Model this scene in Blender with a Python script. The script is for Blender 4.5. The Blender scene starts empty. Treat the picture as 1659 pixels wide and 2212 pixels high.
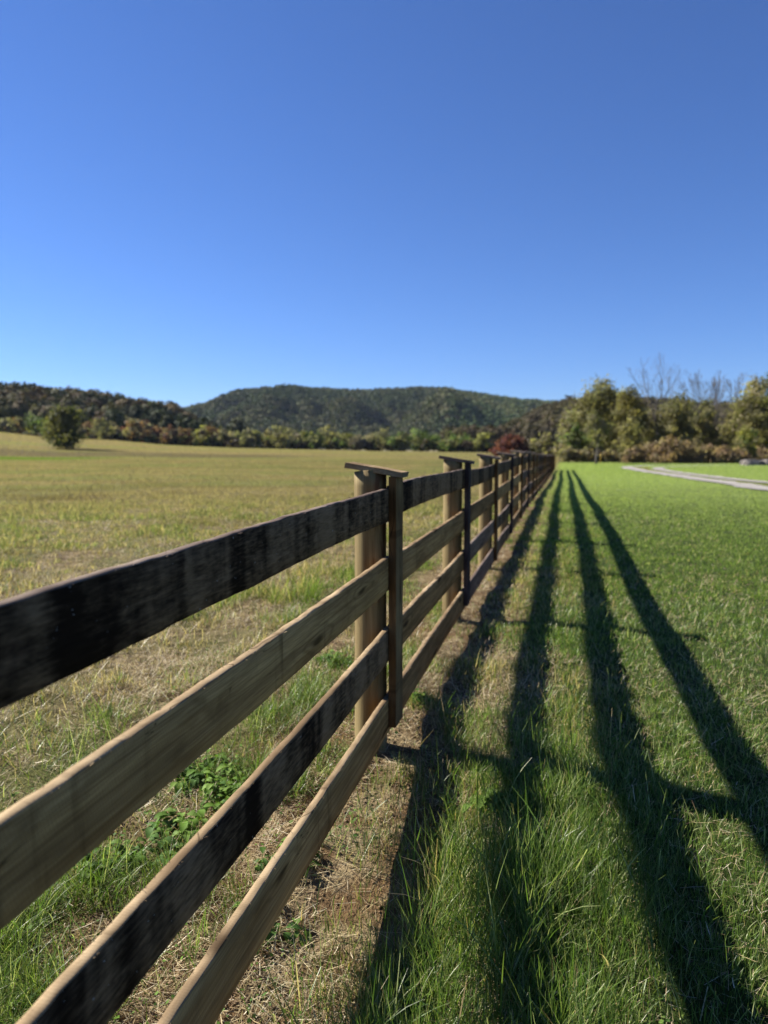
import bpy, math, random
import numpy as np
from mathutils import Vector, Matrix, Quaternion

SC = bpy.context.scene
COL = SC.collection
R = math.radians
rng = np.random.default_rng(7)
random.seed(7)

# ------------------------------------------------------------------ camera
CAM_Z = 1.41
FPX = 1600.0 / 2212.0                       # focal length / picture height
cam_d = bpy.data.cameras.new("Camera")
cam = bpy.data.objects.new("Camera", cam_d)
COL.objects.link(cam)
cam_d.sensor_fit = 'VERTICAL'
cam_d.sensor_height = 36.0
cam_d.lens = 36.0 * FPX
cam_d.clip_start = 0.05
cam_d.clip_end = 20000
cam.location = (0, 0, CAM_Z)
cam.rotation_euler = (R(90 - 4.86), 0, 0)
cam_d.dof.use_dof = True
cam_d.dof.focus_distance = 2.25
cam_d.dof.aperture_fstop = 2.7
SC.camera = cam

# ------------------------------------------------------------------ sky, sun, exposure
SUN_EL, SUN_AZ = 35.9, -66.5                # azimuth clockwise from +Y (the view direction)
world = bpy.data.worlds.new("World")
SC.world = world
world.use_nodes = True
wn = world.node_tree
bg = wn.nodes["Background"]
sky = wn.nodes.new("ShaderNodeTexSky")
sky.sky_type = 'NISHITA'
sky.sun_disc = False
sky.sun_elevation = R(SUN_EL)
sky.sun_rotation = R(SUN_AZ)
sky.altitude = 0
sky.air_density = 0.9
sky.dust_density = 0.0
sky.ozone_density = 10.0
wb = wn.nodes.new("ShaderNodeMix")          # the camera's white balance on the blue of the air
wb.data_type = 'RGBA'
wb.blend_type = 'MULTIPLY'
wb.inputs[0].default_value = 1.0
wb.inputs[7].default_value = (.88, .91, 1.09, 1)
wn.links.new(sky.outputs[0], wb.inputs[6])
wn.links.new(wb.outputs[2], bg.inputs[0])
bg.inputs[1].default_value = 0.05
sun_d = bpy.data.lights.new("Sun", 'SUN')
sun_d.energy = 5.0
sun_d.angle = R(0.53)
sun_d.color = (1.0, 0.93, 0.82)
sun = bpy.data.objects.new("Sun", sun_d)
COL.objects.link(sun)
sdir = Vector((math.sin(R(SUN_AZ)) * math.cos(R(SUN_EL)), math.cos(R(SUN_AZ)) * math.cos(R(SUN_EL)), math.sin(R(SUN_EL))))
sun.rotation_euler = sdir.to_track_quat('Z', 'Y').to_euler()
sun.location = sdir * 60
SC.view_settings.view_transform = 'Standard'
SC.view_settings.look = 'None'
SC.view_settings.exposure = 1.42
SC.view_settings.gamma = 1.0
HAZE_DENSITY = 0.000034
SC.cycles.max_bounces = 6
SC.cycles.volume_bounces = 0
SC.cycles.transparent_max_bounces = 4

# ------------------------------------------------------------------ layout of the place
PSI = R(13.65)                               # fence direction, clockwise from the view
U = np.array([math.sin(PSI), math.cos(PSI)])         # along the fence
NR = np.array([math.cos(PSI), -math.sin(PSI)])       # to its right (lawn side)
FD = 0.787                                   # distance of the camera from the board faces
S1, SP, NPOST = 3.40, 2.68, 25               # first post in view, spacing, last post index


def st_of(x, y):
    return x * U[0] + y * U[1], x * NR[0] + y * NR[1] + FD


def F(s, t):
    p = s * U + (t - FD) * NR
    return p[0], p[1]


_ek = np.array([-8, -1, 0, 1, 2, 3, 4, 5, 6, 7, 8, 10, 14, 19, 24, 34, 44])
_ev = np.array([-.30, -.09, -.045, 0, .01, .01, .025, .045, .04, .01, -.03, -.10, -.20, -.31, -.40, -.46, -.46])


def e_of(s):
    return np.interp((np.asarray(s) - S1) / SP + 1, _ek, _ev)


def sstep(v):
    v = np.clip(v, 0, 1)
    return v * v * (3 - 2 * v)


def _hash(ix, iy, seed):
    n = (ix.astype(np.int64) * 374761393 + iy.astype(np.int64) * 668265263 + seed * 974711) & 0x7fffffff
    n = ((n ^ (n >> 13)) * 1274126177) & 0x7fffffff
    n = n ^ (n >> 16)
    return (n & 0xffff) / 65535.0


def vn(x, y, scale=1.0, seed=0):
    x = np.asarray(x, float) * scale
    y = np.asarray(y, float) * scale
    ix, iy = np.floor(x), np.floor(y)
    fx, fy = x - ix, y - iy
    fx = fx * fx * (3 - 2 * fx)
    fy = fy * fy * (3 - 2 * fy)
    a, b = _hash(ix, iy, seed), _hash(ix + 1, iy, seed)
    c, d = _hash(ix, iy + 1, seed), _hash(ix + 1, iy + 1, seed)
    return (a * (1 - fx) + b * fx) * (1 - fy) + (c * (1 - fx) + d * fx) * fy


def fbm(x, y, scale, seed, oct=3):
    v, a, t = 0, .5, 0
    for i in range(oct):
        v = v + a * vn(x, y, scale * 2 ** i, seed + i * 17)
        t += a
        a *= .5
    return v / t


_ra = np.array([-1.2, -.7, -.518, -.447, -.362, -.293, -.206, 0, .2, .3, 2])
_rh = np.array([14., 9., 6.1, 3.9, 3.0, 1.35, .34, -.84, -1.5, -1.85, -1.9])


def ground(x, y):
    """height of the ground (world z) at x, y"""
    x = np.asarray(x, float)
    y = np.asarray(y, float)
    s, t = st_of(x, y)
    h = e_of(s)
    r = np.hypot(x, y)
    near = 1 - sstep((r - 8) / 25)
    h = h + near * (0.035 * (fbm(x, y, 1.3, 3) - .5) + 0.02 * (vn(x, y, 5.0, 9) - .5))
    h = h + .10 * (1 - near) * (fbm(x, y, .08, 5) - .5)
    h = h - .06 * np.clip(3.75 - s, 0, 3.6)
    # the soil lies a little lower in the strip under the boards
    h = h - 0.03 * near * np.exp(-((t - .1) / .35) ** 2)
    ang = x / np.maximum(y, 1.0)
    k = sstep((y - 110) / 160.0)
    tgt = np.interp(ang, _ra, _rh) + CAM_Z
    return h * (1 - k) + tgt * k


def gz(x, y):
    return float(ground(np.array([x]), np.array([y]))[0])


NEAR_RUT = np.array([(12.7, 8), (13.6, 18), (14.5, 28), (16.0, 34), (17.8, 42.5), (20.0, 54), (22.3, 66), (24.6, 76), (30, 83), (42, 88)], float)
FAR_RUT = np.array([(15.4, 8), (16.4, 18), (17.3, 28), (18.2, 35), (19.6, 43), (22.0, 55), (24.4, 66), (27.2, 74), (33, 79), (43, 82)], float)


def pl_dist(x, y, P):
    d = np.full(np.shape(x), 1e9)
    for a, b in zip(P[:-1], P[1:]):
        v = b - a
        k = np.clip(((x - a[0]) * v[0] + (y - a[1]) * v[1]) / (v @ v), 0, 1)
        d = np.minimum(d, np.hypot(x - a[0] - k * v[0], y - a[1] - k * v[1]))
    return d


# ------------------------------------------------------------------ object helpers
def link(o, parent=None):
    COL.objects.link(o)
    if parent:
        o.parent = parent
    return o


def tag(o, label=None, cat=None, group=None, kind=None):
    if label:
        o["label"] = label
    if cat:
        o["category"] = cat
    if group:
        o["group"] = group
    if kind:
        o["kind"] = kind
    return o


def empty(name, loc, rz=0):
    o = bpy.data.objects.new(name, None)
    o.location = loc
    o.rotation_euler = (0, 0, rz)
    o.empty_display_size = .3
    return link(o)


def np_mesh(name, V, Fc, mats, color=None, midx=None, smooth=False):
    V = np.ascontiguousarray(V, np.float32).reshape(-1, 3)
    me = bpy.data.meshes.new(name)
    me.vertices.add(len(V))
    me.vertices.foreach_set('co', V.ravel())
    if isinstance(Fc, np.ndarray):
        k = Fc.shape[1]
        starts = np.arange(len(Fc), dtype=np.int32) * k
        flat = Fc.astype(np.int32).ravel()
        nf = len(Fc)
    else:
        flat = np.array([i for f in Fc for i in f], np.int32)
        ln = np.array([len(f) for f in Fc])
        starts = np.concatenate([[0], np.cumsum(ln)[:-1]]).astype(np.int32)
        nf = len(Fc)
    me.loops.add(len(flat))
    me.loops.foreach_set('vertex_index', flat)
    me.polygons.add(nf)
    me.polygons.foreach_set('loop_start', starts)
    for m in (mats if isinstance(mats, (list, tuple)) else [mats]):
        me.materials.append(m)
    if midx is not None:
        me.polygons.foreach_set('material_index', np.asarray(midx, np.int32))
    if smooth:
        me.polygons.foreach_set('use_smooth', np.ones(nf, bool))
    me.update(calc_edges=True)
    if color is not None:
        at = me.attributes.new('tint', 'FLOAT_COLOR', 'POINT')
        c = np.ones((len(V), 4), np.float32)
        c[:, :3] = color
        at.data.foreach_set('color', c.ravel())
    return me


def obj(name, me, parent=None, loc=(0, 0, 0), rot=(0, 0, 0)):
    o = bpy.data.objects.new(name, me)
    o.location = loc
    o.rotation_euler = rot
    return link(o, parent)


class Bag:
    """collects mesh pieces"""

    def __init__(self):
        self.V, self.F, self.C, self.M, self.n = [], [], [], [], 0

    def add(self, V, Fc, c=None, m=0):
        V = np.asarray(V, float).reshape(-1, 3)
        self.V.append(V)
        self.F += [tuple(int(i) + self.n for i in f) for f in Fc]
        self.M += [m] * len(Fc)
        if c is not None:
            self.C.append(np.broadcast_to(np.asarray(c, float), (len(V), 3)))
        self.n += len(V)

    def tube(self, pts, rad, seg=8, c=None, cap=True, wob=0.0, m=0):
        pts = [Vector(p) for p in pts]
        V, Fc = [], []
        ref = Vector((0, 0, 1))
        d0 = (pts[-1] - pts[0]).normalized()
        if abs(d0.z) > .9:
            ref = Vector((1, 0, 0))
        for i, p in enumerate(pts):
            d = (pts[min(i + 1, len(pts) - 1)] - pts[max(i - 1, 0)]).normalized()
            a = d.cross(ref).normalized()
            b = d.cross(a)
            for j in range(seg):
                w = 2 * math.pi * j / seg
                rr = rad[i] * (1 + wob * (random.random() - .5))
                V.append(p + a * (rr * math.cos(w)) + b * (rr * math.sin(w)))
        for i in range(len(pts) - 1):
            for j in range(seg):
                k = (j + 1) % seg
                Fc.append((i * seg + j, i * seg + k, (i + 1) * seg + k, (i + 1) * seg + j))
        if cap:
            Fc.append(tuple(range(seg - 1, -1, -1)))
            Fc.append(tuple((len(pts) - 1) * seg + j for j in range(seg)))
        self.add(V, Fc, c, m)

    def mesh(self, name, mats, smooth=False):
        V = np.concatenate(self.V)
        C = np.concatenate(self.C) if self.C else None
        return np_mesh(name, V, self.F, mats, C, self.M, smooth)


# ------------------------------------------------------------------ materials
class NT:
    def __init__(self, name):
        self.m = bpy.data.materials.new(name)
        self.m.use_nodes = True
        self.t = self.m.node_tree
        self.b = self.t.nodes["Principled BSDF"]
        self.out = self.t.nodes["Material Output"]

    def n(self, typ, **kw):
        nd = self.t.nodes.new(typ)
        for k, v in kw.items():
            setattr(nd, k, v)
        return nd

    def l(self, a, b):
        self.t.links.new(a, b)

    def inp(self, sock, v):
        if isinstance(v, bpy.types.NodeSocket):
            self.l(v, sock)
        else:
            if hasattr(sock.default_value, '__len__') and not isinstance(v, (int, float)):
                v = tuple(v)
                if len(sock.default_value) == 4 and len(v) == 3:
                    v = v + (1,)
            sock.default_value = v

    def coord(self, scale=(1, 1, 1), kind='Object', rot=(0, 0, 0), rand=False):
        tc = self.n('ShaderNodeTexCoord')
        mp = self.n('ShaderNodeMapping')
        mp.inputs['Scale'].default_value = scale
        mp.inputs['Rotation'].default_value = rot
        self.l(tc.outputs[kind], mp.inputs[0])
        if rand:
            oi = self.n('ShaderNodeObjectInfo')
            mu = self.n('ShaderNodeVectorMath', operation='SCALE')
            cb = self.n('ShaderNodeCombineXYZ')
            for i in range(3):
                self.l(oi.outputs['Random'], cb.inputs[i])
            self.l(cb.outputs[0], mu.inputs[0])
            mu.inputs['Scale'].default_value = 137.0
            self.l(mu.outputs[0], mp.inputs['Location'])
        return mp.outputs[0]

    def noise(self, vec, scale=1.0, detail=4, rough=.55, dist=0.0):
        nd = self.n('ShaderNodeTexNoise')
        self.l(vec, nd.inputs['Vector'])
        nd.inputs['Scale'].default_value = scale
        nd.inputs['Detail'].default_value = detail
        nd.inputs['Roughness'].default_value = rough
        nd.inputs['Distortion'].default_value = dist
        return nd.outputs[0]

    def ramp(self, v, lo, hi, a=0.0, b=1.0, smooth=True):
        nd = self.n('ShaderNodeMapRange')
        if smooth:
            nd.interpolation_type = 'SMOOTHSTEP'
        self.inp(nd.inputs[0], v)
        for i, q in enumerate((lo, hi, a, b)):
            self.inp(nd.inputs[i + 1], q)
        return nd.outputs[0]

    def mix(self, f, a, b, mode='MIX'):
        nd = self.n('ShaderNodeMix', data_type='RGBA', blend_type=mode)
        self.inp(nd.inputs[0], f)
        self.inp(nd.inputs[6], a)
        self.inp(nd.inputs[7], b)
        return nd.outputs[2]

    def math(self, op, a, b=0.0, c=None):
        nd = self.n('ShaderNodeMath', operation=op)
        self.inp(nd.inputs[0], a)
        self.inp(nd.inputs[1], b)
        if c is not None:
            self.inp(nd.inputs[2], c)
        return nd.outputs[0]

    def bump(self, h, dist=.01, strength=1.0, normal=None):
        nd = self.n('ShaderNodeBump')
        nd.inputs['Strength'].default_value = strength
        nd.inputs['Distance'].default_value = dist
        self.l(h, nd.inputs['Height'])
        if normal is not None:
            self.l(normal, nd.inputs['Normal'])
        return nd.outputs[0]

    def fin(self, col, rough=.8, spec=.3, normal=None):
        self.inp(self.b.inputs['Base Color'], col)
        self.inp(self.b.inputs['Roughness'], rough)
        self.b.inputs['Specular IOR Level'].default_value = spec
        if normal is not None:
            self.l(normal, self.b.inputs['Normal'])
        return self.m


def mat_raw(name, light, mid, dark, rough=.85, along='x'):
    """rough sawn unpainted board: grain along its length, saw marks, knots, drip streaks"""
    n = NT(name)
    gs = (1.2, 9, 26) if along == 'x' else (26, 9, 1.2)
    g = n.coord(gs, rand=True)
    a = n.noise(g, 1.6, 6, .6, .35)
    fs = (10, 60, 260) if along == 'x' else (260, 60, 10)
    fine = n.noise(n.coord(fs, rand=True), 1.0, 3, .6)
    big = n.noise(n.coord((1.1, 2, 3), rand=True), 1.3, 3, .5)
    c = n.mix(n.ramp(a, .32, .68), dark, mid)
    c = n.mix(n.ramp(big, .35, .7), c, n.mix(n.ramp(a, .3, .7), mid, light))
    c = n.mix(n.ramp(fine, .35, .7, .0, .45), c, dark)
    gl = n.noise(n.coord((1.6, 12, 95) if along == 'x' else (95, 12, 1.6), rand=True), 1.0, 3, .6, .3)
    c = n.mix(n.ramp(gl, .45, .68, 0, .6), c, dark)
    ck = n.noise(n.coord((.9, 3, 13) if along == 'x' else (13, 3, .9), rand=True), 1.7, 2, .5, .2)
    ckl = n.ramp(n.math('ABSOLUTE', n.math('SUBTRACT', ck, .5)), .0, .006, 1, 0)
    ckm = n.ramp(n.noise(n.coord((1.5, 1, 5) if along == 'x' else (5, 1, 1.5), rand=True), 1.3, 2), .52, .6)
    c = n.mix(n.math('MULTIPLY', n.math('MULTIPLY', ckl, ckm), .8), c, tuple(v * .2 for v in dark))
    blot = n.noise(n.coord((2.6, 1, 6) if along == 'x' else (6, 1, 2.6), rand=True), 1.0, 4, .6, .6)
    c = n.mix(n.ramp(blot, .52, .72, 0, .6), c, tuple(v * .75 for v in dark))
    # drip streaks across the face
    ds = (16, 3, 1.2) if along == 'x' else (1.2, 3, 16)
    st = n.noise(n.coord(ds, rand=True), 1.0, 3, .5)
    c = n.mix(n.ramp(st, .60, .74, 0, .55), c, tuple(v * .45 for v in dark))
    # knots
    ks = (1.15, .5, 6) if along == 'x' else (6, .5, 1.15)
    vo = n.n('ShaderNodeTexVoronoi', voronoi_dimensions='2D')
    kv = n.coord(ks, rand=True, rot=(R(-90), 0, 0))
    wp = n.n('ShaderNodeVectorMath', operation='MULTIPLY_ADD')
    nz = n.n('ShaderNodeTexNoise')
    n.l(kv, nz.inputs['Vector'])
    nz.inputs['Scale'].default_value = 2.2
    n.l(nz.outputs['Color'], wp.inputs[0])
    wp.inputs[1].default_value = (.45, .45, .45)
    n.l(kv, wp.inputs[2])
    n.l(wp.outputs[0], vo.inputs['Vector'])
    vo.inputs['Scale'].default_value = 1.0
    vd = vo.outputs['Distance']
    c = n.mix(n.ramp(vd, .03, .13, .9, 0), c, tuple(v * .3 for v in dark))
    ringw = n.math('SINE', n.math('MULTIPLY', vd, 42.0))
    c = n.mix(n.math('MULTIPLY', n.ramp(ringw, .2, 1), n.ramp(vd, .12, .5, .35, 0)), c, tuple(v * .6 for v in dark))
    # saw marks
    wv = n.n('ShaderNodeTexWave', wave_type='BANDS', bands_direction='X' if along == 'x' else 'Z')
    n.l(n.coord((1, 1, 1), rot=(0, R(18), 0) if along == 'x' else (0, R(12), 0)), wv.inputs['Vector'])
    wv.inputs['Scale'].default_value = 41
    wv.inputs['Distortion'].default_value = 5.0
    wv.inputs['Detail'].default_value = 2
    c = n.mix(n.ramp(wv.outputs['Fac'], .2, .9, 0, .16), c, dark)
    hgt = n.math('ADD', n.math('MULTIPLY', n.math('MULTIPLY', wv.outputs['Fac'], big), .45), n.math('ADD', n.math('MULTIPLY', fine, .7), n.math('MULTIPLY', a, 1.6)))
    return n.fin(c, rough, .03, n.bump(hgt, .0014, .8))


def mat_stained():
    """boards brushed black: thin, patchy, raw wood showing through in upright bands and scrapes"""
    n = NT("black_stained_wood")
    bands = n.noise(n.coord((3.2, 1, .25), rand=True), 1.4, 3, .55, .4)
    patch = n.noise(n.coord((6, 3, 10), rand=True), 1.5, 5, .65, .5)
    grain = n.noise(n.coord((11, 20, 75), rand=True), 1.5, 4, .65)
    f = n.math('ADD', bands, n.math('ADD', n.math('MULTIPLY', patch, .38), n.math('MULTIPLY', grain, .26)))
    wear = n.ramp(f, .66, .97)
    c = n.mix(grain, (.010, .006, .0038), (.032, .0195, .0115))
    c = n.mix(n.math('MULTIPLY', wear, .8), c, n.mix(grain, (.13, .077, .038), (.42, .26, .138)))
    pur = n.noise(n.coord((2, 1, 4), rand=True), 2.1, 3)
    c = n.mix(n.ramp(pur, .55, .75, 0, .35), c, (.05, .024, .017))
    sp = n.noise(n.coord((38, 38, 55), rand=True), 1.8, 2, .5)
    c = n.mix(n.ramp(sp, .735, .76, 0, .8), c, (.30, .28, .25))
    h = n.math('ADD', n.math('MULTIPLY', grain, 1.0), n.math('MULTIPLY', patch, .6))
    rg = n.ramp(patch, .3, .7, .7, .95)
    return n.fin(c, rg, .012, n.bump(h, .0016, .9))


def mat_post():
    n = NT("round_post_wood")
    gr = n.noise(n.coord((16, 16, .9), rand=True), 1.4, 5, .6, .5)
    fine = n.noise(n.coord((120, 120, 4), rand=True), 1.0, 3)
    big = n.noise(n.coord((9, 9, 1.3), rand=True), 1.5, 4, .6, .8)
    c = n.mix(n.ramp(gr, .3, .7), (.105, .074, .028), (.24, .19, .085))
    c = n.mix(n.ramp(fine, .4, .7, 0, .35), c, (.13, .075, .028))
    c = n.mix(n.ramp(big, .58, .66, 0, .8), c, n.mix(gr, (.04, .018, .008), (.13, .058, .022)))
    vo = n.n('ShaderNodeTexVoronoi')
    n.l(n.coord((4.5, 4.5, 2.0), rand=True), vo.inputs['Vector'])
    vo.inputs['Scale'].default_value = 1
    c = n.mix(n.ramp(vo.outputs['Distance'], .07, .17, .85, 0), c, (.035, .02, .012))
    h = n.math('ADD', gr, n.math('MULTIPLY', fine, .5))
    return n.fin(c, .8, .25, n.bump(h, .0011, .8))


RAW = mat_raw("raw_board_wood", (.64, .39, .15), (.48, .28, .103), (.19, .10, .036))
RAW_GREY = mat_raw("grey_board_wood", (.36, .245, .15), (.25, .16, .10), (.10, .06, .042))
RAW_WARM = mat_raw("warm_board_wood", (.44, .255, .10), (.31, .175, .066), (.13, .068, .025))
TOPEDGE = mat_raw("sawn_edge_wood", (.42, .33, .21), (.31, .23, .135), (.12, .08, .045))
TOPGREY = mat_raw("grey_edge_wood", (.28, .235, .195), (.20, .16, .13), (.08, .058, .048))
BATTEN = mat_raw("batten_wood", (.34, .23, .105), (.24, .155, .068), (.11, .062, .027), along='z')
BATTEN_BROWN = mat_raw("batten_edge_wood", (.25, .125, .045), (.16, .078, .028), (.07, .033, .013), along='z')
BATTEN_DARK = mat_raw("dark_batten_wood", (.125, .09, .078), (.078, .054, .046), (.034, .022, .018), along='z')
CAPW = mat_raw("cap_wood", (.46, .36, .22), (.34, .25, .145), (.16, .11, .06))
CAPGREY = mat_raw("grey_cap_wood", (.33, .27, .21), (.24, .19, .145), (.11, .082, .064))
STAIN = mat_stained()
POST = mat_post()


def mat_leaf(name, transl=.35, rough=.5, spec=.35, gain=1.0):
    n = NT(name)
    at = n.n('ShaderNodeAttribute', attribute_name='tint')
    n.inp(n.b.inputs['Base Color'], at.outputs['Color'])
    n.b.inputs['Roughness'].default_value = rough
    n.b.inputs['Specular IOR Level'].default_value = spec
    tr = n.n('ShaderNodeBsdfTranslucent')
    n.l(n.mix(1.0, at.outputs['Color'], (1.25, 1.3, .7, 1), 'MULTIPLY'), tr.inputs[0])
    mx = n.n('ShaderNodeMixShader')
    mx.inputs[0].default_value = transl
    n.l(n.b.outputs[0], mx.inputs[1])
    n.l(tr.outputs[0], mx.inputs[2])
    n.l(mx.outputs[0], n.out.inputs[0])
    return n.m


GRASS = mat_leaf("grass_blades", .46, .38, .34)
GRASS_FAR = mat_leaf("distant_grass_blades", .50, .8, .04)
WEED = mat_leaf("weed_leaves", .36, .6, .10)
STRAW = mat_leaf("dry_straw", .22, .6, .3)
LEAF = mat_leaf("tree_leaves", .52, .6, .1)
FARLEAF = mat_leaf("far_leaves", .15, .8, .1)


def mat_bark(name, c1, c2):
    n = NT(name)
    a = n.noise(n.coord((9, 9, 2)), 1.5, 4)
    return n.fin(n.mix(a, c1, c2), .9, .15, n.bump(a, .03))


BARK = mat_bark("tree_bark", (.05, .04, .03), (.15, .125, .10))
BARK_PALE = mat_bark("pale_bark", (.08, .07, .06), (.17, .15, .13))


def mat_ground():
    n = NT("ground_soil_and_turf")
    geo = n.n('ShaderNodeNewGeometry')
    P = geo.outputs['Position']
    dt = n.n('ShaderNodeVectorMath', operation='DOT_PRODUCT')
    n.l(P, dt.inputs[0])
    dt.inputs[1].default_value = (NR[0], NR[1], 0)
    t = n.math('ADD', dt.outputs['Value'], FD)
    sx = n.n('ShaderNodeSeparateXYZ')
    n.l(P, sx.inputs[0])
    X, Y = sx.outputs[0], sx.outputs[1]
    pc = n.coord((1, 1, 1))
    n1 = n.noise(pc, 1.1, 4)
    n2 = n.noise(pc, 6, 5, .65)
    n3 = n.noise(pc, 38, 4, .7)
    n4 = n.noise(pc, .16, 4)
    soil = n.mix(n3, (.045, .027, .013), (.18, .115, .057))
    straw = n.mix(n.ramp(n2, .38, .62), (.065, .043, .02), (.22, .17, .095))
    strip = n.mix(n.ramp(n2, .42, .62), soil, straw)
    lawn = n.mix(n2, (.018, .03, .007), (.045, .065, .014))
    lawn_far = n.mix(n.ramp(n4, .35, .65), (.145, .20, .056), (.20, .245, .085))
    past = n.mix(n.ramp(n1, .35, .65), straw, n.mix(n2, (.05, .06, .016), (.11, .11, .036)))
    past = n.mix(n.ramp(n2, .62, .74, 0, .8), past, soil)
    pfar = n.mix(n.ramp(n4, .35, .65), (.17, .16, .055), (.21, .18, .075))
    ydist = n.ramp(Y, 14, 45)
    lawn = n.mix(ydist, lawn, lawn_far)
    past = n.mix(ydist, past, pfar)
    tn = n.math('ADD', t, n.math('MULTIPLY', n.math('SUBTRACT', n1, .5), .5))
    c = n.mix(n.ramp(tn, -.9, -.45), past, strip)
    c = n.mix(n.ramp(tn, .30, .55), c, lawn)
    # the far field: green hollow, ploughed strip, pale slope
    yn = n.math('ADD', Y, n.math('MULTIPLY', n.math('SUBTRACT', n4, .5), 22))
    slope = n.mix(n.ramp(n.noise(n.coord((.03, .03, 1)), 1.0, 4), .4, .65), (.16, .132, .078), (.15, .142, .07))
    left = n.ramp(t, -.5, -4)
    fm = n.math('MULTIPLY', n.ramp(yn, 118, 140), left)
    c = n.mix(fm, c, slope)
    strip2 = n.math('MULTIPLY', n.ramp(yn, 128, 140), n.ramp(yn, 182, 165))
    c = n.mix(n.math('MULTIPLY', n.math('MULTIPLY', strip2, left), n.ramp(X, -5, -30, .35, .85)), c, (.052, .04, .030))
    gstrip = n.math('MULTIPLY', n.math('MULTIPLY', n.ramp(yn, 112, 120), n.ramp(yn, 138, 128)), n.ramp(X, -40, -58))
    c = n.mix(gstrip, c, (.07, .10, .018))
    wild = n.math('MULTIPLY', n.ramp(yn, 84, 100), n.math('SUBTRACT', 1.0, left))
    c = n.mix(wild, c, n.mix(n1, (.12, .095, .045), (.08, .085, .028)))
    h = n.math('ADD', n.math('MULTIPLY', n3, .7), n2)
    return n.fin(c, .95, .1, n.bump(h, .05, .9))


GROUND = mat_ground()


def mat_gravel():
    n = NT("grey_gravel")
    pc = n.coord((1, 1, 1))
    a = n.noise(pc, 22, 4, .7)
    b = n.noise(pc, .6, 3)
    c = n.mix(a, (.18, .168, .154), (.36, .34, .315))
    c = n.mix(n.ramp(b, .5, .75, 0, .4), c, (.17, .14, .09))
    return n.fin(c, .95, .15, n.bump(a, .03))


GRAVEL = mat_gravel()


def mat_rock():
    n = NT("grey_rock")
    a = n.noise(n.coord((1, 1, 1)), 2.5, 6, .7)
    c = n.mix(a, (.08, .07, .064), (.22, .20, .185))
    return n.fin(c, .9, .2, n.bump(a, .08))


ROCK = mat_rock()

# ------------------------------------------------------------------ ground, track, hills
a = np.linspace(-1, 1, 421)
gx = .45 * np.sinh(a * 10.1) * 1.0
gy = 2.6 + .45 * np.sinh(a * 10.1)
XX, YY = np.meshgrid(gx, gy)
ZZ = ground(XX.ravel(), YY.ravel())
V = np.stack([XX.ravel(), YY.ravel(), ZZ], 1)
nx = len(gx)
ii = (np.arange(nx - 1)[None, :] + nx * np.arange(len(gy) - 1)[:, None]).ravel()
o = obj("ground", np_mesh("ground", V, np.stack([ii, ii + 1, ii + nx + 1, ii + nx], 1), GROUND, smooth=True))
tag(o, kind='structure')


def rut(P, w, bag):
    seg = np.hypot(*np.diff(P, axis=0).T)
    L = np.concatenate([[0], np.cumsum(seg)])
    u = np.linspace(0, L[-1], 120)
    # smooth the polyline
    x, y = np.interp(u, L, P[:, 0]), np.interp(u, L, P[:, 1])
    ker = np.hanning(19)
    ker /= ker.sum()
    x = np.convolve(np.pad(x, 9, mode='edge'), ker, 'valid')
    y = np.convolve(np.pad(y, 9, mode='edge'), ker, 'valid')
    dx, dy = np.gradient(x), np.gradient(y)
    m = np.hypot(dx, dy)
    px, py = dy / m, -dx / m
    V, Fc = [], []
    nc = 7
    for i in range(len(u)):
        for j in range(nc):
            q = (j / (nc - 1) - .5) * w * (1 + .7 * (vn(i * .8, j * .01, 1, 77 + (j > 3)) - .5))
            X, Y = x[i] + px[i] * q, y[i] + py[i] * q
            V.append((X, Y, gz(X, Y) + .045 - .02 * (1 - abs(j - 3) / 3)))
    for i in range(len(u) - 1):
        for j in range(nc - 1):
            Fc.append((i * nc + j, i * nc + j + 1, (i + 1) * nc + j + 1, (i + 1) * nc + j))
    bag.add(V, Fc)


tb = Bag()
rut(NEAR_RUT, 1.35, tb)
rut(FAR_RUT, 1.0, tb)
tag(obj("gravel_track", tb.mesh("gravel_track", GRAVEL, True)), kind='structure')


def dx(xd, z):
    """lateral metres of a picture direction at distance z"""
    return (xd - 829.5) / 1600.0 * z


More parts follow.
